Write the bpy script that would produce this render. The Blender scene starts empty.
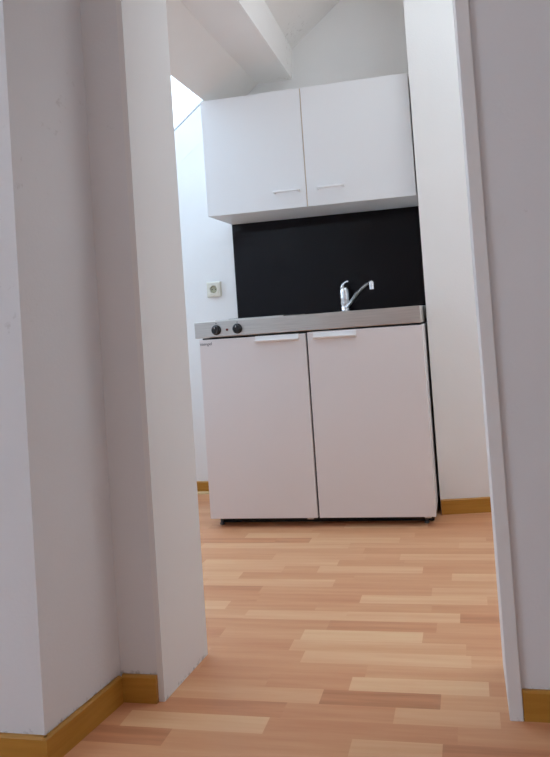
import bpy, bmesh, math, random
from mathutils import Vector, Matrix

C = bpy.context.scene.collection
PI = math.pi

# ------------------------------------------------------------------ camera
cam_d = bpy.data.cameras.new('camera')
cam = bpy.data.objects.new('camera', cam_d)
C.objects.link(cam)
bpy.context.scene.camera = cam
cam_d.sensor_fit = 'HORIZONTAL'
cam_d.sensor_width = 36.0
cam_d.lens = 671.71 / 550 * 36.0
cam_d.shift_x = -54.68 / 550
cam_d.shift_y = -82.66 / 550
cam_d.clip_start = 0.02
yaw, pitch, roll = -0.1996, 0.0279, -0.0702
cy, sy, cp, sp = math.cos(yaw), math.sin(yaw), math.cos(pitch), math.sin(pitch)
fwd = Vector((sy*cp, cy*cp, sp)); rgt = Vector((cy, -sy, 0)); up = rgt.cross(fwd)
r2 = rgt*math.cos(roll) + up*math.sin(roll)
u2 = -rgt*math.sin(roll) + up*math.cos(roll)
m = Matrix((r2, u2, -fwd)).transposed().to_4x4()
m.translation = Vector((1.1853, -2.8077, 0.9012))
cam.matrix_world = m

# ------------------------------------------------------------------ sky, portals, exposure
w = bpy.data.worlds.new('overcast_sky')
bpy.context.scene.world = w
w.use_nodes = True
bg = w.node_tree.nodes['Background']
bg.inputs['Strength'].default_value = 2.7
nt = w.node_tree
tc = nt.nodes.new('ShaderNodeTexCoord'); sx = nt.nodes.new('ShaderNodeSeparateXYZ'); cr_ = nt.nodes.new('ShaderNodeValToRGB')
nt.links.new(tc.outputs['Generated'], sx.inputs[0]); nt.links.new(sx.outputs['Z'], cr_.inputs['Fac']); nt.links.new(cr_.outputs['Color'], bg.inputs['Color'])
cr_.color_ramp.elements[0].position = 0.0; cr_.color_ramp.elements[0].color = (0.93, 0.93, 0.97, 1)     # pale horizon
cr_.color_ramp.elements[1].position = 0.6; cr_.color_ramp.elements[1].color = (0.70, 0.85, 1.0, 1)      # cooler zenith

cyc = bpy.context.scene.cycles
cyc.max_bounces = 16
cyc.diffuse_bounces = 12
cyc.glossy_bounces = 6

vs = bpy.context.scene.view_settings
vs.view_transform = 'Standard'
vs.look = 'None'
vs.gamma = 1.0
vs.use_curve_mapping = False
vs.exposure = 1.79

SL_M, SL_B = 0.792, 1.99                 # sloping roof soffit: z = SL_B + SL_M * x
SL_A = math.atan(SL_M)
def slz(x): return SL_B + SL_M*x
SN = Vector((-math.sin(SL_A), 0, math.cos(SL_A)))      # outward roof normal
HX0, HX1, HY0, HY1 = -1.20, 0.0, -1.00, 0.578          # roof window hole
RT = 0.15                                              # roof thickness

def portal(name, loc, direction, sx, sy_):
    l = bpy.data.lights.new(name, 'AREA'); l.shape = 'RECTANGLE'
    l.size = sx; l.size_y = sy_; l.cycles.is_portal = True
    o = bpy.data.objects.new(name, l); C.objects.link(o)
    o.location = loc
    o.rotation_euler = Vector(direction).to_track_quat('-Z', 'Y').to_euler()
    return o
hc = Vector(((HX0+HX1)/2, (HY0+HY1)/2, slz((HX0+HX1)/2)))
po = portal('roof_window_portal', hc + SN*(RT+0.07), -SN, 1.8, 1.8)
po.rotation_euler = (0, -SL_A, 0)
WY0, WY1, WZ0, WZ1 = -4.6, -2.9, 0.85, 2.2   # window in the left wall of the front room
KX0, KX1, KY0, KY1 = 1.22, 2.02, -0.98, -0.10            # unseen rooflight added to bring daylight to the right end of the kitchen
portal('added_rooflight_portal', ((KX0+KX1)/2, (KY0+KY1)/2, 3.0), (0, 0, -1), 1.0, 1.0)
SY_0, SY_1, SZ0, SZ1 = -0.95, -0.15, 0.75, 1.85              # unseen window added in the right wall to light the kitchen's right side
portal('added_side_window_portal', (2.34, (SY_0+SY_1)/2, (SZ0+SZ1)/2), (-1, 0, 0), 1.2, 1.3)
portal('front_window_portal', (-2.14, (WY0+WY1)/2, (WZ0+WZ1)/2), (1, 0, 0), 1.7, 1.7)

# ------------------------------------------------------------------ materials
def mat(name, color, rough=0.5, metal=0.0, spec=0.5, coat=0.0):
    m_ = bpy.data.materials.new(name); m_.use_nodes = True
    b = m_.node_tree.nodes['Principled BSDF']
    b.inputs['Base Color'].default_value = (*color, 1)
    b.inputs['Roughness'].default_value = rough
    b.inputs['Metallic'].default_value = metal
    b.inputs['Specular IOR Level'].default_value = spec
    b.inputs['Coat Weight'].default_value = coat
    return m_
def nd(m_, t, **kw):
    n = m_.node_tree.nodes.new(t)
    for k, v in kw.items(): setattr(n, k, v)
    return n
def lk(m_, a, b): m_.node_tree.links.new(a, b)
def coords(m_, scale):
    tc = nd(m_, 'ShaderNodeTexCoord'); mp = nd(m_, 'ShaderNodeMapping')
    mp.inputs['Scale'].default_value = scale
    lk(m_, tc.outputs['Object'], mp.inputs['Vector'])
    return mp.outputs['Vector']
def noise(m_, vec, scale, detail=4, rough=0.5):
    n = nd(m_, 'ShaderNodeTexNoise')
    n.inputs['Scale'].default_value = scale; n.inputs['Detail'].default_value = detail
    n.inputs['Roughness'].default_value = rough
    lk(m_, vec, n.inputs['Vector'])
    return n.outputs['Fac']
def ramp(m_, fac, stops):
    r = nd(m_, 'ShaderNodeValToRGB')
    e = r.color_ramp.elements
    while len(e) < len(stops): e.new(0.5)
    for i, (p, c) in enumerate(stops):
        e[i].position = p; e[i].color = (*c, 1)
    lk(m_, fac, r.inputs['Fac'])
    return r.outputs['Color']
def bump(m_, fac, strength, dist):
    b = nd(m_, 'ShaderNodeBump')
    b.inputs['Strength'].default_value = strength; b.inputs['Distance'].default_value = dist
    lk(m_, fac, b.inputs['Height'])
    lk(m_, b.outputs['Normal'], m_.node_tree.nodes['Principled BSDF'].inputs['Normal'])
def bsdf(m_): return m_.node_tree.nodes['Principled BSDF']

def scuffs(m_, base, z0, z1, amount):
    v = coords(m_, (1, 1, 1))
    sp_ = nd(m_, 'ShaderNodeSeparateXYZ'); lk(m_, v, sp_.inputs[0])
    zz = nd(m_, 'ShaderNodeMapRange'); lk(m_, sp_.outputs['Z'], zz.inputs['Value'])
    zz.inputs['From Min'].default_value = z0; zz.inputs['From Max'].default_value = z1
    zz.inputs['To Min'].default_value = 1; zz.inputs['To Max'].default_value = 0
    f = noise(m_, v, 75, 3, 0.6)
    mu = nd(m_, 'ShaderNodeMath', operation='MULTIPLY'); lk(m_, f, mu.inputs[0]); lk(m_, zz.outputs[0], mu.inputs[1])
    k = ramp(m_, mu.outputs[0], [(0.44, (0, 0, 0)), (0.58, (amount,)*3)])
    mx = nd(m_, 'ShaderNodeMix', data_type='RGBA'); lk(m_, k, mx.inputs['Factor']); lk(m_, base, mx.inputs['A'])
    mx.inputs['B'].default_value = (0.16, 0.15, 0.14, 1)
    return mx.outputs['Result']
def plaster(name, col, dirt=0.0, foot=None):
    m_ = mat(name, col, 0.85, spec=0.2)
    v = coords(m_, (1, 1, 1))
    f = noise(m_, v, 2.5, 3)
    d = tuple(c*0.965 for c in col)
    base = ramp(m_, f, [(0.35, d), (0.7, col)])
    if dirt:
        f2 = noise(m_, v, 38, 3, 0.6)
        f3 = noise(m_, v, 3.1, 2)
        mul = nd(m_, 'ShaderNodeMath', operation='MULTIPLY'); lk(m_, f2, mul.inputs[0]); lk(m_, f3, mul.inputs[1])
        rr = ramp(m_, mul.outputs[0], [(0.40, (0, 0, 0)), (0.46, (dirt,)*3)])
        mx = nd(m_, 'ShaderNodeMix', data_type='RGBA')
        lk(m_, rr, mx.inputs['Factor']); lk(m_, base, mx.inputs['A'])
        mx.inputs['B'].default_value = (0.25, 0.22, 0.19, 1)
        base = mx.outputs['Result']
    if foot: base = scuffs(m_, base, *foot)
    lk(m_, base, bsdf(m_).inputs['Base Color'])
    bump(m_, noise(m_, v, 130, 5, 0.6), 0.16, 0.004)
    return m_
M_wall = plaster('white_wall_paint', (0.84, 0.835, 0.82))
M_ceil = plaster('white_ceiling_paint', (0.86, 0.845, 0.82), 0.18)
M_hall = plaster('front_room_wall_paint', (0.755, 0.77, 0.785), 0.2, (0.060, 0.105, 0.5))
M_lining = mat('white_satin_lining', (0.77, 0.775, 0.77), 0.5, spec=0.3)
rgb_ = nd(M_lining, 'ShaderNodeRGB'); rgb_.outputs[0].default_value = (0.77, 0.775, 0.77, 1)
lk(M_lining, scuffs(M_lining, rgb_.outputs[0], -0.004, 0.06, 0.55), bsdf(M_lining).inputs['Base Color'])
bump(M_lining, noise(M_lining, coords(M_lining, (1, 1, 0.25)), 90, 3), 0.05, 0.002)

def floor_mat():
    m_ = mat('beech_strip_laminate', (0.5, 0.3, 0.17), 0.38, spec=0.18)
    at = nd(m_, 'ShaderNodeAttribute', attribute_name='tone')
    sep = nd(m_, 'ShaderNodeSeparateColor'); lk(m_, at.outputs['Color'], sep.inputs['Color'])
    v = coords(m_, (2.2, 34, 1))
    off = nd(m_, 'ShaderNodeVectorMath', operation='ADD'); lk(m_, v, off.inputs[0])
    sc = nd(m_, 'ShaderNodeVectorMath', operation='SCALE'); lk(m_, at.outputs['Color'], sc.inputs[0]); sc.inputs['Scale'].default_value = 57.0
    lk(m_, sc.outputs[0], off.inputs[1])
    g = noise(m_, off.outputs[0], 1.1, 6, 0.6)
    a1 = nd(m_, 'ShaderNodeMath', operation='MULTIPLY_ADD')
    lk(m_, g, a1.inputs[0]); a1.inputs[1].default_value = 0.7; a1.inputs[2].default_value = -0.35
    a2 = nd(m_, 'ShaderNodeMath', operation='ADD'); lk(m_, a1.outputs[0], a2.inputs[0]); lk(m_, sep.outputs['Red'], a2.inputs[1])
    col = ramp(m_, a2.outputs[0], [(0.0, (0.44, 0.18, 0.082)), (0.3, (0.66, 0.305, 0.157)), (0.55, (0.735, 0.385, 0.205)), (0.8, (0.81, 0.495, 0.275)), (1.0, (0.87, 0.585, 0.34))])
    lk(m_, col, bsdf(m_).inputs['Base Color'])
    rr = nd(m_, 'ShaderNodeMath', operation='MULTIPLY_ADD'); lk(m_, g, rr.inputs[0]); rr.inputs[1].default_value = 0.15; rr.inputs[2].default_value = 0.27
    lk(m_, rr.outputs[0], bsdf(m_).inputs['Roughness'])
    return m_
M_floor = floor_mat()

def wood_base():
    m_ = mat('ochre_skirting_foil', (0.42, 0.21, 0.05), 0.42, spec=0.4)
    f = noise(m_, coords(m_, (3, 3, 40)), 2, 4)
    lk(m_, ramp(m_, f, [(0.3, (0.41, 0.19, 0.024)), (0.7, (0.50, 0.25, 0.04))]), bsdf(m_).inputs['Base Color'])
    return m_
M_base = wood_base()
M_lip = mat('pale_skirting_lip', (0.66, 0.47, 0.24), 0.4)
M_door = mat('pale_enamel_door', (0.77, 0.72, 0.71), 0.42, spec=0.4)
M_body = mat('white_enamel_body', (0.72, 0.71, 0.71), 0.4, spec=0.4)
M_wdoor = mat('white_melamine_front', (0.80, 0.80, 0.80), 0.38, spec=0.45)
M_wbody = mat('white_melamine_body', (0.84, 0.83, 0.82), 0.5)
M_edge = mat('tan_raw_edge', (0.60, 0.46, 0.30), 0.7)
M_handle = mat('white_plastic_handle', (0.86, 0.86, 0.86), 0.3)
M_gap_shade = mat('black_gasket_and_gap_shade', (0.012, 0.012, 0.013), 0.7)  # black for the gasket and for painted shade in the unit's gaps
M_black = mat('black_plastic', (0.018, 0.018, 0.02), 0.35)
M_mark = mat('pale_grey_print', (0.6, 0.6, 0.6), 0.5)
M_red = mat('dark_red_lens', (0.16, 0.02, 0.015), 0.2)
M_glass_black = mat('black_gloss_glass', (0.006, 0.0045, 0.006), 0.06, spec=0.20)
M_chrome = mat('polished_chrome', (0.82, 0.83, 0.85), 0.09, metal=1)
M_socket = mat('cream_white_plastic', (0.74, 0.71, 0.61), 0.35)
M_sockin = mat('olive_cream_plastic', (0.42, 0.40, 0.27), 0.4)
M_pin = mat('brass_contact', (0.45, 0.36, 0.2), 0.3, metal=1)
M_iron = mat('black_hotplate', (0.02, 0.02, 0.02), 0.55)
M_logo = mat('dark_grey_print', (0.04, 0.04, 0.05), 0.5)
M_foot = mat('grey_plastic_foot', (0.08, 0.08, 0.08), 0.6)
M_frame = mat('white_window_frame', (0.8, 0.8, 0.8), 0.4)
def steel():
    m_ = mat('brushed_stainless_steel', (0.55, 0.53, 0.51), 0.34, metal=1)
    f = noise(m_, coords(m_, (2, 90, 90)), 3, 5, 0.7)
    lk(m_, ramp(m_, f, [(0.3, (0.52, 0.485, 0.45)), (0.7, (0.68, 0.64, 0.60))]), bsdf(m_).inputs['Base Color'])
    rr = ramp(m_, noise(m_, coords(m_, (1, 1, 1)), 9, 3), [(0.3, (0.28,)*3), (0.7, (0.44,)*3)])
    lk(m_, rr, bsdf(m_).inputs['Roughness'])
    return m_
M_steel = steel()
def pane_mat(nm, tint):
    m_ = bpy.data.materials.new(nm); m_.use_nodes = True
    nt = m_.node_tree; nt.nodes.clear()
    o = nt.nodes.new('ShaderNodeOutputMaterial'); t = nt.nodes.new('ShaderNodeBsdfTransparent'); g = nt.nodes.new('ShaderNodeBsdfGlossy')
    g.inputs['Roughness'].default_value = 0.02
    t.inputs['Color'].default_value = (*tint, 1)
    x = nt.nodes.new('ShaderNodeMixShader'); x.inputs[0].default_value = 0.06
    nt.links.new(t.outputs[0], x.inputs[1]); nt.links.new(g.outputs[0], x.inputs[2]); nt.links.new(x.outputs[0], o.inputs[0])
    return m_
M_pane = pane_mat('daylight_cooling_glass', (0.88, 0.945, 1.0))  # blue tint makes the daylight into the front room cooler
M_pane_sky = pane_mat('sky_dimming_glass', (0.54, 0.575, 0.605))  # tint stands in for a weaker sky behind the roof window
M_pane_roof = pane_mat('lightly_tinted_glass', (0.93, 0.91, 0.89))  # pane of the added rooflight, tint trims its daylight
M_pane_dim = pane_mat('grey_tinted_glass', (0.585, 0.57, 0.56))  # pane of the added side window, tint cuts its daylight

# ------------------------------------------------------------------ mesh helpers
def link(name, bm, material, parent=None, smooth=False, loc=None):
    bmesh.ops.recalc_face_normals(bm, faces=bm.faces)
    me = bpy.data.meshes.new(name); bm.to_mesh(me); bm.free()
    o = bpy.data.objects.new(name, me); C.objects.link(o)
    if material: me.materials.append(material)
    if smooth:
        for p in me.polygons: p.use_smooth = True
        try: me.set_sharp_from_angle(angle=math.radians(40))
        except Exception: pass
    if parent: o.parent = parent
    return o
def box(bm, x0, x1, y0, y1, z0, z1, bev=0.0, seg=2):
    vs_ = [bm.verts.new((x, y, z)) for x in (x0, x1) for y in (y0, y1) for z in (z0, z1)]
    fs = []
    for f in ((0, 1, 3, 2), (4, 6, 7, 5), (0, 4, 5, 1), (2, 3, 7, 6), (0, 2, 6, 4), (1, 5, 7, 3)):
        fs.append(bm.faces.new([vs_[i] for i in f]))
    bmesh.ops.recalc_face_normals(bm, faces=fs)
    if bev:
        es = list({e for f in fs for e in f.edges})
        bmesh.ops.bevel(bm, geom=es, offset=bev, segments=seg, affect='EDGES', profile=0.5)
def prism(bm, pts, d0, d1, axis='z'):
    """pts: 2D outline; extruded along axis between d0 and d1 ('z': pts are x,y; 'y': pts are x,z)"""
    def P(a, d): return (a[0], a[1], d) if axis == 'z' else (a[0], d, a[1])
    lo = [bm.verts.new(P(a, d0)) for a in pts]; hi = [bm.verts.new(P(a, d1)) for a in pts]
    n = len(pts)
    fs = [bm.faces.new(lo), bm.faces.new(hi[::-1])]
    for i in range(n): fs.append(bm.faces.new((lo[i], lo[(i+1) % n], hi[(i+1) % n], hi[i])))
    bmesh.ops.recalc_face_normals(bm, faces=fs)
def ring(c, ax1, ax2, r, n, r2=None):
    r2 = r2 or r
    return [c + ax1*(r*math.cos(2*PI*i/n)) + ax2*(r2*math.sin(2*PI*i/n)) for i in range(n)]
def loft(bm, rings, cap=True):
    V = [[bm.verts.new(p) for p in r] for r in rings]
    n = len(V[0])
    for a, b in zip(V, V[1:]):
        for i in range(n): bm.faces.new((a[i], a[(i+1) % n], b[(i+1) % n], b[i]))
    if cap:
        bm.faces.new(V[0][::-1]); bm.faces.new(V[-1])
def lathe(bm, origin, axis, prof, n=32):
    axis = Vector(axis).normalized()
    a1 = axis.orthogonal().normalized(); a2 = axis.cross(a1)
    loft(bm, [ring(Vector(origin) + axis*h, a1, a2, max(r, 1e-4), n) for r, h in prof])
def tube(bm, pts, radii, n=16, flat=1.0):
    pts = [Vector(p) for p in pts]
    rs = []
    prev = None
    for i, p in enumerate(pts):
        t = (pts[min(i+1, len(pts)-1)] - pts[max(i-1, 0)]).normalized()
        a = (Vector((0, 1, 0)) if prev is None else prev)
        a = (a - t*a.dot(t)).normalized(); prev = a
        b = t.cross(a)
        r = radii[i] if isinstance(radii, (list, tuple)) else radii
        rs.append(ring(p, a, b, r, n, r*flat))
    loft(bm, rs)
def spline(P, k=6):
    P = [Vector(p) for p in P]; Q = [P[0]*2-P[1]] + P + [P[-1]*2-P[-2]]
    out = []
    for i in range(1, len(Q)-2):
        for j in range(k):
            t = j/k
            a, b, c, d = Q[i-1], Q[i], Q[i+1], Q[i+2]
            out.append(0.5*((2*b)+(-a+c)*t+(2*a-5*b+4*c-d)*t*t+(-a+3*b-3*c+d)*t**3))
    out.append(P[-1]); return out
def thing(name, label, cat, loc=(0, 0, 0), group=None):
    o = bpy.data.objects.new(name, None); C.objects.link(o); o.location = loc
    o.empty_display_size = 0.1
    o['label'] = label; o['category'] = cat
    if group: o['group'] = group
    return o
def under(o, root):          # parent a mesh built in world space to a thing that stands elsewhere
    o.parent = root
    o.matrix_parent_inverse = Matrix.Translation(-Vector(root.location))
    return o
def struct(name, bm, material, parent=None, smooth=False):
    o = link(name, bm, material, parent, smooth)
    if not parent: o['kind'] = 'structure'
    return o

# ------------------------------------------------------------------ floor
rnd = random.Random(11)
ROW, PH = 0.06, 0.051
FX0, FX1, FY0, FY1 = -2.0, 2.7, -5.1, 0.70
known = {-25: [(0.05, 0.47, -2), (0.47, 0.88, 0), (0.88, 1.07, 2), (1.07, 1.30, -2)], -24: [(0.34, 0.68, 3), (0.68, 1.1, -1)], -23: [(0.96, 1.19, 1)],
 -22: [(0.36, 0.78, 1), (0.78, 1.06, -2)], -21: [(0.84, 1.17, 3)], -19: [(0.69, 1.13, 2), (0.42, 0.69, -1)],
 -17: [(0.66, 1.00, 3), (0.42, 0.66, 0)], -15: [(0.45, 0.765, 2), (0.765, 1.10, 2), (1.10, 1.40, -2)], -14: [(0.05, 0.37, 2), (0.37, 0.66, -1)],
 -13: [(0.79, 1.18, 2)], -12: [(1.01, 1.45, 1)], -11: [(0.22, 0.68, 2), (0.68, 1.0, -1)], -10: [(0.0, 0.33, 2), (0.33, 0.74, -1), (1.07, 1.5, 2)],
 -9: [(0.60, 0.97, 2), (0.97, 1.3, -1)], -8: [(0.14, 0.66, 2), (0.66, 0.9, -1)], -7: [(0.88, 1.3, 2)], -5: [(0.06, 0.67, 2), (1.09, 1.5, 2)],
 -4: [(0.5, 0.86, 2)], -3: [(0.21, 0.52, 2), (0.0, 0.21, -1)], -1: [(0.61, 0.96, 2)]}
TONE = {3: 0.79, 2: 0.69, 1: 0.60, 0: 0.5, -1: 0.42, -2: 0.24}
bm = bmesh.new(); lay = bm.loops.layers.float_color.new('tone')
def strip(x0, x1, y0, y1, tone, key):
    x0, x1 = max(x0, FX0), min(x1, FX1)
    if x1 - x0 < 1e-4: return
    f = bm.faces.new([bm.verts.new(p) for p in ((x0, y0, 0), (x1, y0, 0), (x1, y1, 0), (x0, y1, 0))])
    for l in f.loops: l[lay] = (tone, key, (key*7.13) % 1, 1)
i0 = math.floor((FY0-PH)/ROW)
i = i0
while PH + i*ROW < FY1:
    y0, y1 = max(FY0, PH+i*ROW), min(FY1, PH+(i+1)*ROW)
    ks = sorted(known.get(i, []))
    x = FX0 - rnd.random()*0.4
    segs = []
    while x < FX1:
        nxt = next((k for k in ks if k[0] >= x-1e-6), None)
        if nxt and abs(nxt[0]-x) < 1e-6:
            segs.append((x, nxt[1], TONE[nxt[2]] + rnd.uniform(-.03, .03))); x = nxt[1]; continue
        L = rnd.uniform(0.30, 0.58)
        if nxt and x + L > nxt[0] - 0.12: L = nxt[0]-x
        t = min(0.60, max(0.26, rnd.gauss(0.44, 0.09)))
        segs.append((x, x+L, t)); x += L
    for a, b, t in segs: strip(a, b, y0, y1, t, rnd.random())
    i += 1
o = struct('floor', bm, M_floor)
bm = bmesh.new(); box(bm, FX0, FX1, FY0, FY1, -0.12, -0.002); struct('floor_slab', bm, M_wall)

# ------------------------------------------------------------------ walls of the kitchen
YB = 0.579
ZC = 2.85
XR = 2.2
bm = bmesh.new(); prism(bm, [(-1.42, 0), (XR+.12, 0), (XR+.12, 2.93), ((2.93-SL_B-.09)/SL_M, 2.93), (-1.42, slz(-1.42)+.09)], YB, YB+0.12, 'y'); struct('wall_back', bm, M_wall)
bm = bmesh.new(); prism(bm, [(1.0105, 0.17), (XR, 0.17+0.15*(XR-1.0105)), (XR, YB), (1.0105, YB)], 0, ZC); struct('wall_right', bm, M_wall)
bm = bmesh.new(); box(bm, -1.42, -1.30, -1.07, YB, 0, 1.05); struct('wall_left', bm, M_wall)
def window_wall(name, wname, xw, y0, y1, z1, a0, a1, b0, b1, m_, pane=None):
    bm = bmesh.new()
    box(bm, xw, xw+.12, y0, a0, 0, z1); box(bm, xw, xw+.12, a1, y1, 0, z1)
    box(bm, xw, xw+.12, a0, a1, 0, b0); box(bm, xw, xw+.12, a0, a1, b1, z1)
    struct(name, bm, m_)
    bm = bmesh.new(); ym = (a0+a1)/2
    for a in ((a0, a0+.06, b0, b1), (a1-.06, a1, b0, b1), (a0+.06, a1-.06, b0, b0+.06), (a0+.06, a1-.06, b1-.06, b1), (ym-.04, ym+.04, b0+.06, b1-.06)):
        box(bm, xw+.03, xw+.09, *a)
    wn = struct(wname, bm, M_frame)
    bm = bmesh.new(); box(bm, xw+.057, xw+.063, a0+.06, a1-.06, b0+.06, b1-.06); struct('pane', bm, pane or M_pane, wn)
window_wall('wall_side', 'window_added_side', XR, -1.07, YB, 3.1, SY_0, SY_1, SZ0, SZ1, M_wall, M_pane_dim)
# sloping ceiling with the hole of the roof window
def slope_slab(bm, x0, x1, y0, y1):
    p0 = Vector((x0, 0, slz(x0))); p1 = Vector((x1, 0, slz(x1)))
    q = [p0, p1, p1+SN*RT, p0+SN*RT]
    prism(bm, [(a.x, a.z) for a in q], y0, y1, 'y')
bm = bmesh.new()
XS1 = (ZC-SL_B)/SL_M + .02
slope_slab(bm, -1.45, HX0, -1.07, YB+.1)
slope_slab(bm, HX1, XS1, -1.07, YB+.1)
slope_slab(bm, HX0, HX1, -1.07, HY0)
slope_slab(bm, HX0, HX1, HY1, YB+.1)
struct('ceiling_slope', bm, M_ceil)
bm = bmesh.new()
box(bm, XS1-.1, KX0, -1.07, YB+.1, ZC, ZC+.12); box(bm, KX1, XR+.12, -1.07, YB+.1, ZC, ZC+.12)
box(bm, KX0, KX1, -1.07, KY0, ZC, ZC+.12); box(bm, KX0, KX1, KY1, YB+.1, ZC, ZC+.12)
struct('ceiling', bm, M_ceil)
bm = bmesh.new()
for a in ((KX0, KX0+.05, KY0, KY1), (KX1-.05, KX1, KY0, KY1), (KX0+.05, KX1-.05, KY0, KY0+.05), (KX0+.05, KX1-.05, KY1-.05, KY1)):
    box(bm, *a, ZC+.06, ZC+.12)
win3 = struct('window_added_top', bm, M_frame)
bm = bmesh.new(); box(bm, KX0+.05, KX1-.05, KY0+.05, KY1-.05, ZC+.09, ZC+.096); struct('pane', bm, M_pane_roof, win3)
# boxed purlin under the slope
bm = bmesh.new()
def bx_(y):
    t = (y-0.579)/(-1.05)
    xl = 0.172 + t*0.029; xr = 0.381 + t*0.029
    return [Vector((xl+.02, y, 2.18)), Vector((xl, y, 2.142)), Vector((xr, y, 2.142)), Vector((xr+.018, y, 2.40))]
loft(bm, [bx_(YB), bx_(-1.07)])
struct('ceiling_beam', bm, M_ceil)
# roof window
bm = bmesh.new()
def slope_box(bm, x0, x1, y0, y1, h0, h1):
    a = Vector((x0, 0, slz(x0))); b = Vector((x1, 0, slz(x1)))
    prism(bm, [(p.x, p.z) for p in (a+SN*h0, b+SN*h0, b+SN*h1, a+SN*h1)], y0, y1, 'y')
e = 0.06
slope_box(bm, HX0-e, HX0, HY0-e, HY1+e, RT+.003, RT+.012); slope_box(bm, HX1, HX1+e, HY0-e, HY1+e, RT+.003, RT+.012)
slope_box(bm, HX0, HX1, HY0-e, HY0, RT+.003, RT+.012); slope_box(bm, HX0, HX1, HY1, HY1+e, RT+.003, RT+.012)
win = struct('window_1', bm, M_frame)
bm = bmesh.new(); slope_box(bm, HX0-e+.01, HX1+e-.01, HY0-e+.01, HY1+e-.01, RT+.0001, RT+.002); struct('pane', bm, M_pane_sky, win)

# ------------------------------------------------------------------ wall with the doorway and the front room
ZF = 2.6
bm = bmesh.new()
prism(bm, [(-2.0, -1.535), (0.254, -1.535), (0.293, -1.290), (0.390, -1.290), (0.390, -1.07), (-2.0, -1.07)], 0, 3.1)
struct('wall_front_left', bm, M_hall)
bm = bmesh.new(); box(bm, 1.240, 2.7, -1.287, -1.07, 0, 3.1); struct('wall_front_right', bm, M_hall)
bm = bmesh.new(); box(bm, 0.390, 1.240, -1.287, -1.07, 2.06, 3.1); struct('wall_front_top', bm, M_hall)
bm = bmesh.new()
prism(bm, [(0.390, -1.2905), (0.405, -1.2905), (0.424, -1.064), (0.390, -1.064)], 0, 2.06); struct('trim_1', bm, M_lining)
bm = bmesh.new()
prism(bm, [(1.2105, -1.298), (1.2395, -1.298), (1.2395, -1.064), (1.2075, -1.064)], 0, 2.06)
bmesh.ops.bevel(bm, geom=[e_ for e_ in bm.edges if abs(e_.verts[0].co.z-e_.verts[1].co.z) > 1], offset=0.0015, segments=2, affect='EDGES')
struct('trim_2', bm, M_lining)
bm = bmesh.new(); box(bm, 0.390, 1.240, -1.296, -1.064, 2.03, 2.06); struct('trim_3', bm, M_lining)
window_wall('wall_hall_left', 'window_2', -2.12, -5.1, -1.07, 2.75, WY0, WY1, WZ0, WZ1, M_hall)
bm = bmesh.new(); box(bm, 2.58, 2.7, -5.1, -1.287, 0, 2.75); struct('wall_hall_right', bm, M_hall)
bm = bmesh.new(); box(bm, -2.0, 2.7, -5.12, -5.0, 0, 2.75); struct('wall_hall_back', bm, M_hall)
bm = bmesh.new(); box(bm, -2.0, 2.7, -5.12, -1.287, ZF, ZF+.12); struct('ceiling_hall', bm, M_ceil)

# ------------------------------------------------------------------ skirting boards
def skirt(name, a, b, side, h=0.064, t=0.011, lip=False, caps=True):
    """a->b along the wall foot, side = unit vector out of the wall"""
    a, b, s = Vector((*a, 0)), Vector((*b, 0)), Vector((*side, 0))
    bm = bmesh.new()
    prof = [(0, 0), (t, 0), (t, h-.004), (t-.004, h), (0, h)]
    loft(bm, [[p + s*q[0] + Vector((0, 0, q[1])) for q in prof] for p in (a, b)])
    o_ = struct(name, bm, M_base)
    if lip:
        bm = bmesh.new()
        prof = [(t+.0005, 0), (t+.012, 0), (t+.011, .006), (t+.0005, .012)]
        loft(bm, [[p + s*q[0] + Vector((0, 0, q[1])) for q in prof] for p in (a, b)])
        struct('skirting_lip', bm, M_lip, o_)
    return o_
skirt('baseboard_back', (-1.29, YB), (0.0, YB), (0, -1), lip=True)
skirt('baseboard_left', (-1.30, -1.0), (-1.30, YB-.012), (1, 0))
skirt('baseboard_right', (1.0115, 0.1705), (XR, 0.17+0.15*(XR-1.0105)), Vector((0.1483, -0.9889)), lip=False)
d = Vector((0.293-0.254, -1.290+1.535)).normalized(); nrm = Vector((d.y, -d.x))
skirt('baseboard_reveal', (0.2545, -1.5445), (0.2925, -1.3015), nrm)
skirt('baseboard_recess', (0.300, -1.290), (0.3895, -1.290), (0, -1))
skirt('baseboard_front_left', (-2.0, -1.535), (0.2635, -1.535), (0, -1))
skirt('baseboard_front_right', (1.2405, -1.287), (2.58, -1.287), (0, -1))

# ------------------------------------------------------------------ base unit
ZT = 0.910; TW = 0.071; ZD0, ZD1 = 0.040, 0.828
base = thing('kitchen_base_unit', 'low white kitchen cabinet block with two doors standing on the floor under the steel worktop', 'cabinet', (0.5, 0.3, 0))
bm = bmesh.new(); box(bm, 0.014, 0.998, 0.034, 0.565, 0.046, ZT-TW-.006, 0.003); under(link('body', bm, M_body), base)
bm = bmesh.new()
box(bm, 0.022, 0.990, 0.0215, 0.0335, 0.046, 0.834); under(link('gasket_gap_shade', bm, M_gap_shade), base)  # gasket as a full black sheet, so the door gaps look shaded
bm = bmesh.new(); box(bm, 0.03, 0.985, 0.075, 0.555, 0.003, 0.0455); under(link('underside_shade', bm, M_gap_shade), base)  # black block standing in for the shade under the unit
for k, (fx, fy) in enumerate(((0.045, 0.055), (0.955, 0.055), (0.045, 0.5665), (0.955, 0.5665))):
    bm = bmesh.new(); lathe(bm, (fx, fy, 0), (0, 0, 1), [(0.010, 0), (0.0105, 0.006), (0.007, 0.010), (0.007, 0.046)], 20)
    under(link('foot', bm, M_foot, smooth=True), base)
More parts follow.
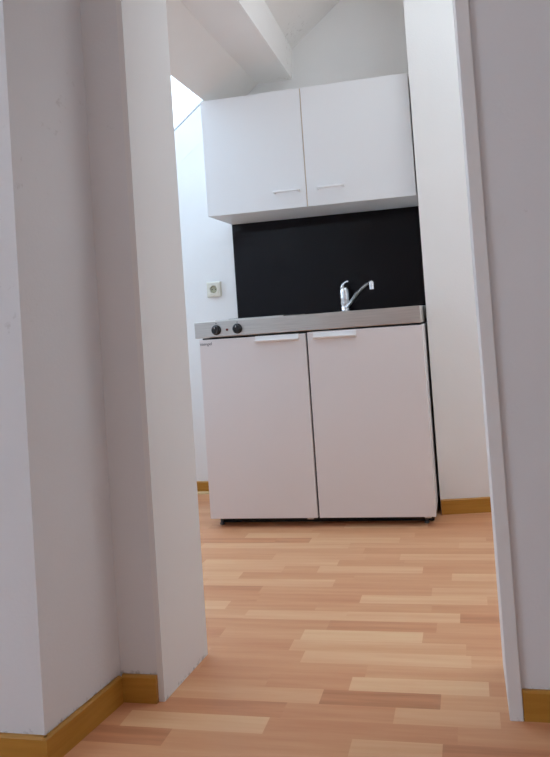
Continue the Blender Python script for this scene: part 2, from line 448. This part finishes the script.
def base_door(x0, x1, hx0, hx1, hinge_x, ZD1=ZD1):
    bm = bmesh.new(); box(bm, x0, x1, 0.0, 0.021, ZD0, ZD1, 0.0022, 3)
    dr = under(link('door', bm, M_door), base)
    # top-mounted grip strip with a turned lip
    bm = bmesh.new()
    prof = [(-0.0005, 0.8285), (-0.0005, 0.803), (-0.006, 0.8015), (-0.014, 0.804), (-0.0175, 0.810), (-0.016, 0.8125), (-0.009, 0.8085), (-0.005, 0.812), (-0.0048, 0.8295), (0.012, 0.8298), (0.012, 0.8285)]
    loft(bm, [[Vector((x, a, b)) for a, b in prof] for x in (hx0, hx0+.003, hx1-.003, hx1)])
    h = link('handle', bm, M_handle); h.parent = dr
    bm = bmesh.new(); box(bm, hinge_x-.014, hinge_x+.014, 0.004, 0.032, 0.0345, 0.0395, 0.001)
    h2 = link('hinge', bm, M_steel); h2.parent = dr
    return dr
dl = base_door(0.0135, 0.4985, 0.275, 0.468, 0.465)
dr_ = base_door(0.5065, 0.9985, 0.534, 0.720, 0.965, 0.8325)
# lettering on the left door
fc = bpy.data.curves.new('lettering', 'FONT'); fc.body = 'stengel'; fc.size = 0.019; fc.extrude = 0.0002; fc.align_x = 'LEFT'; fc.space_character = 1.05
fo = bpy.data.objects.new('lettering', fc); C.objects.link(fo)
bpy.context.view_layer.update()
me = bpy.data.meshes.new_from_object(fo.evaluated_get(bpy.context.evaluated_depsgraph_get()))
C.objects.unlink(fo); bpy.data.objects.remove(fo)
lo = bpy.data.objects.new('lettering', me); C.objects.link(lo); me.materials.clear(); me.materials.append(M_logo)
lo.parent = dl; lo.location = (0.0165, -0.0004, 0.803); lo.rotation_euler = (PI/2, 0, 0)
lo['label'] = 'small dark lettering'

# ------------------------------------------------------------------ worktop
wt = thing('worktop', 'brushed stainless steel worktop with hob and sink lying on the base cabinet', 'worktop', (0.5, 0.3, ZT-TW))
bm = bmesh.new()
SX0, SX1, SY0, SY1 = 0.50, 0.90, 0.10, 0.42
# apron and top as a shell: outer box with a sink cut-out in its top face
def shell(bm):
    x0, x1, y0, y1, z0, z1 = -0.005, 0.996, 0.0, 0.572, ZT-TW, ZT
    hx0, hx1, hy0, hy1 = SX0, SX1, SY0, SY1
    box(bm, x0, x1, y0, 0.012, z0, z1, 0.003)              # front apron
    box(bm, x0, x0+.012, 0.012, y1, z0, z1-.0005)          # side aprons
    box(bm, x1-.012, x1, 0.012, y1, z0, z1-.0005)
    box(bm, x0+.012, hx0, 0.011, y1, z1-.014, z1-.0003)
    box(bm, hx1, x1-.012, 0.011, y1, z1-.014, z1-.0003)
    box(bm, hx0, hx1, 0.011, hy0, z1-.014, z1-.0003)
    box(bm, hx0, hx1, hy1, y1, z1-.014, z1-.0003)
shell(bm)
under(link('countertop', bm, M_steel), wt)
# sink bowl (open shell)
bm = bmesh.new()
def rrect(x0, x1, y0, y1, r, z, n=6):
    out = []
    for cx, cy_, a0 in ((x1-r, y1-r, 0), (x0+r, y1-r, 90), (x0+r, y0+r, 180), (x1-r, y0+r, 270)):
        for k in range(n+1):
            a = math.radians(a0+90*k/n); out.append(Vector((cx+r*math.cos(a), cy_+r*math.sin(a), z)))
    return out
rs = [rrect(SX0-.008, SX1+.008, SY0-.008, SY1+.008, .05, ZT+.0004), rrect(SX0+.004, SX1-.004, SY0+.004, SY1-.004, .05, ZT-.001),
      rrect(SX0+.012, SX1-.012, SY0+.012, SY1-.012, .05, ZT-.05), rrect(SX0+.02, SX1-.02, SY0+.02, SY1-.02, .05, ZT-.062), rrect(SX0+.06, SX1-.06, SY0+.06, SY1-.06, .05, ZT-.066)]
V = [[bm.verts.new(p) for p in r] for r in rs]
for a, b in zip(V, V[1:]):
    for i in range(len(a)): bm.faces.new((a[i], a[(i+1) % len(a)], b[(i+1) % len(a)], b[i]))
bm.faces.new(V[-1])
sk = under(link('sink_bowl', bm, M_steel, smooth=True), wt)
bm = bmesh.new(); lathe(bm, (0.7, 0.26, ZT-.0655), (0, 0, 1), [(0.035, 0), (0.035, .002), (0.028, .003), (0.024, .001), (0.01, .001)], 28)
dn = link('drain', bm, M_chrome, smooth=True); dn.parent = sk; dn.matrix_parent_inverse = Matrix.Identity(4)
# hob tray with two plates
bm = bmesh.new(); box(bm, 0.062, 0.385, 0.085, 0.50, ZT-.001, ZT+.0045, 0.002)
hb = under(link('hob_tray', bm, M_steel), wt)
for (hx, hy, r) in ((0.165, 0.20, 0.073), (0.255, 0.385, 0.092)):
    bm = bmesh.new(); lathe(bm, (hx, hy, ZT+.0044), (0, 0, 1), [(r+.004, 0), (r+.004, .0012), (r, .0022), (r-.004, .0022), (0.022, .0022), (0.02, .0012), (0.001, .0012)], 40)
    hp = link('hot_plate', bm, M_iron, smooth=True); hp.parent = hb
# control knobs and lamp in the apron
for kx in (0.098, 0.196):
    bm = bmesh.new()
    lathe(bm, (kx, -0.0005, 0.8705), (0, -1, 0), [(0.0215, 0), (0.0225, .004), (0.0215, .006), (0.0175, .008), (0.0165, .019), (0.0145, .021)], 32)
    box(bm, kx-.0035, kx+.0035, -.0245, -.018, 0.855, 0.886, 0.001)
    k_ = under(link('control_knob', bm, M_black, smooth=True), wt)
    bm = bmesh.new(); box(bm, kx-.0012, kx+.0012, -.0252, -.0244, 0.876, 0.885); mk = link('pointer_mark', bm, M_mark); mk.parent = k_
    bm = bmesh.new(); box(bm, kx-.003, kx+.003, -.0008, .0002, 0.8975, 0.9005); k3 = under(link('printed_mark', bm, M_logo), wt)
bm = bmesh.new(); lathe(bm, (0.1475, -0.0003, 0.869), (0, -1, 0), [(0.0055, 0), (0.0055, .002), (0.004, .0035), (0.001, .004)], 20)
under(link('indicator_lamp', bm, M_red, smooth=True), wt)

wt.rotation_euler = (0, -0.006, 0)

# ------------------------------------------------------------------ tap
TX, TY = 0.598, 0.475
tap = thing('sink_tap', 'chrome single-lever tap with upward-angled spout standing on the worktop before the black panel', 'tap', (TX, TY, ZT+.0012))
bm = bmesh.new()
lathe(bm, (0, 0, 0), (0, 0, 1), [(0.027, 0), (0.027, .004), (0.0235, .008), (0.0225, .03), (0.0245, .045), (0.0238, .060), (0.0250, .066), (0.0240, .072), (0.0250, .090), (0.0235, .106), (0.017, .118), (0.004, .123)], 32)
link('tap_body', bm, M_chrome, tap, True)
bm = bmesh.new()
tip = Vector((0.766, 0.245, 1.013)) - Vector((TX, TY, ZT))
pts = spline([(0.008, -0.010, 0.022), (0.045, -0.050, 0.052), (tip.x*.50, tip.y*.50, 0.085), (tip.x*.82, tip.y*.82, 0.118), (tip.x*.94, tip.y*.94, 0.1235), (tip.x, tip.y, 0.121)], 7)
n_ = len(pts)
tube(bm, pts, [0.0130 - 0.0035*min(1, i/(n_*.55)) + (0.0025 if i > n_*.82 else 0) for i in range(n_)], 18, 0.85)
sp_ = link('spout', bm, M_chrome, tap, True)
bm = bmesh.new(); lathe(bm, (tip.x, tip.y, 0.092), (0, 0, 1), [(0.009, 0), (0.0105, .001), (0.0105, .016), (0.0115, .017), (0.0115, .033), (0.008, .036)], 24)
ae = link('aerator', bm, M_chrome, sp_, True)
bm = bmesh.new()
pts = spline([(-0.010, 0.008, 0.098), (-0.010, 0.0, 0.122), (0.002, -0.010, 0.140), (0.018, -0.024, 0.148), (0.027, -0.034, 0.145)], 6)
tube(bm, pts, [0.015, 0.0155, 0.0158, 0.016, 0.0155, 0.015, 0.0142, 0.0135, 0.0125, 0.0115, 0.0105, 0.0075, 0.0073, 0.0072, 0.007, 0.007, 0.007, 0.0068, 0.0066, 0.0064, 0.0064, 0.0062, 0.006, 0.005, 0.003][:len(pts)], 16, 0.7)
link('lever', bm, M_chrome, tap, True)

# ------------------------------------------------------------------ black splashback
bm = bmesh.new(); box(bm, 0.0, 1.0, 0.573, 0.5785, ZT+.001, 1.4125, 0.0008)
bs = link('splashback_panel', bm, M_glass_black)
bs['label'] = 'glossy black splashback panel on the wall between worktop and wall cabinet'; bs['category'] = 'splashback'

# ------------------------------------------------------------------ wall cabinet
U0, U1, UY = 1.413, 1.971, 0.235
wc = thing('wall_cabinet', 'white two-door wall cabinet hanging above the black splashback', 'cabinet', (0.5, YB, U0))
bm = bmesh.new()
t = 0.016; yb0, yb1 = UY+.0185, YB-.001
box(bm, 0, t, yb0, yb1, U0, U1); box(bm, 1-t, 1, yb0, yb1, U0, U1)
box(bm, t, 1-t, yb0, yb1, U0, U0+t); box(bm, t, 1-t, yb0, yb1, U1-t, U1); box(bm, t, 1-t, yb1-.006, yb1, U0+t, U1-t)
under(link('body', bm, M_wbody), wc)
bm = bmesh.new(); box(bm, 0.4860, 0.5035, UY+.006, yb1-.01, U0+.001, U1-.001); under(link('middle_panel', bm, M_edge), wc)
def wall_door(x0, x1, hx0, hx1):
    bm = bmesh.new(); box(bm, x0, x1, UY, UY+.0175, U0-.002, U1, 0.0015, 2)
    dd = under(link('door', bm, M_wdoor), wc)
    bm = bmesh.new()
    z = 1.491; y = UY
    pts = [(hx0+.004, y, z), (hx0+.004, y-.012, z), (hx0+.006, y-.020, z), (hx0+.014, y-.025, z), (hx1-.014, y-.025, z), (hx1-.006, y-.020, z), (hx1-.004, y-.012, z), (hx1-.004, y, z)]
    pp = spline([Vector(p) for p in pts], 4)
    n = 14; rs = []
    for i, p in enumerate(pp):
        tg = (pp[min(i+1, len(pp)-1)]-pp[max(i-1, 0)]).normalized()
        a = Vector((0, 0, 1)); b = tg.cross(a)
        rs.append(ring(p, a, b, 0.0064, n, 0.0055))
    loft(bm, rs)
    h = link('handle', bm, M_handle, dd, True)
    return dd
wall_door(0.0, 0.4920, 0.339, 0.464)
wall_door(0.4965, 1.0, 0.550, 0.672)

# ------------------------------------------------------------------ socket
so = thing('wall_socket', 'cream white power socket on the wall left of the black splashback', 'socket', (-0.123, YB, 1.078))
bm = bmesh.new()
def sq(h, y, r): return [Vector((p.x, y, p.y)) for p in [Vector((q.x, q.y, 0)) for q in rrect(-h, h, -h, h, r, 0, 4)]]
loft(bm, [sq(.0405, -.0005, .004), sq(.0405, -.006, .004), sq(.0365, -.0145, .004), sq(.0275, -.016, .003), sq(.0270, -.011, .003)], cap=False)
link('frame', bm, M_socket, so)
bm = bmesh.new()
def circ(r, y):
    out = []
    n = len(sq(.0262, y, .003))
    for i in range(n):
        a = 2*PI*(i+.5)/n; out.append(Vector((r*math.cos(a), y, r*math.sin(a))))
    return out
loft(bm, [sq(.0266, -.0105, .003), sq(.0266, -.0160, .003), sq(.0256, -.0170, .003), circ(.0215, -.0170), circ(.0205, -.0162), circ(.0195, -.0060)], cap=False)
ins = link('insert', bm, M_socket, so)
bm = bmesh.new()
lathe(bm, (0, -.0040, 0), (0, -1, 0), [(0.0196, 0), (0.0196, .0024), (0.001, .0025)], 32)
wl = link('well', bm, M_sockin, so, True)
for px_ in (-.0095, .0095):
    bm = bmesh.new(); lathe(bm, (px_, -.0064, 0), (0, -1, 0), [(0.0029, 0), (0.0029, .0006)], 14)
    link('pin_hole', bm, M_black, wl)
for pz in (-.0172, .0172):
    bm = bmesh.new(); box(bm, -.0025, .0025, -.0125, -.0066, pz-.0015, pz+.0015); link('earth_contact', bm, M_pin, wl)
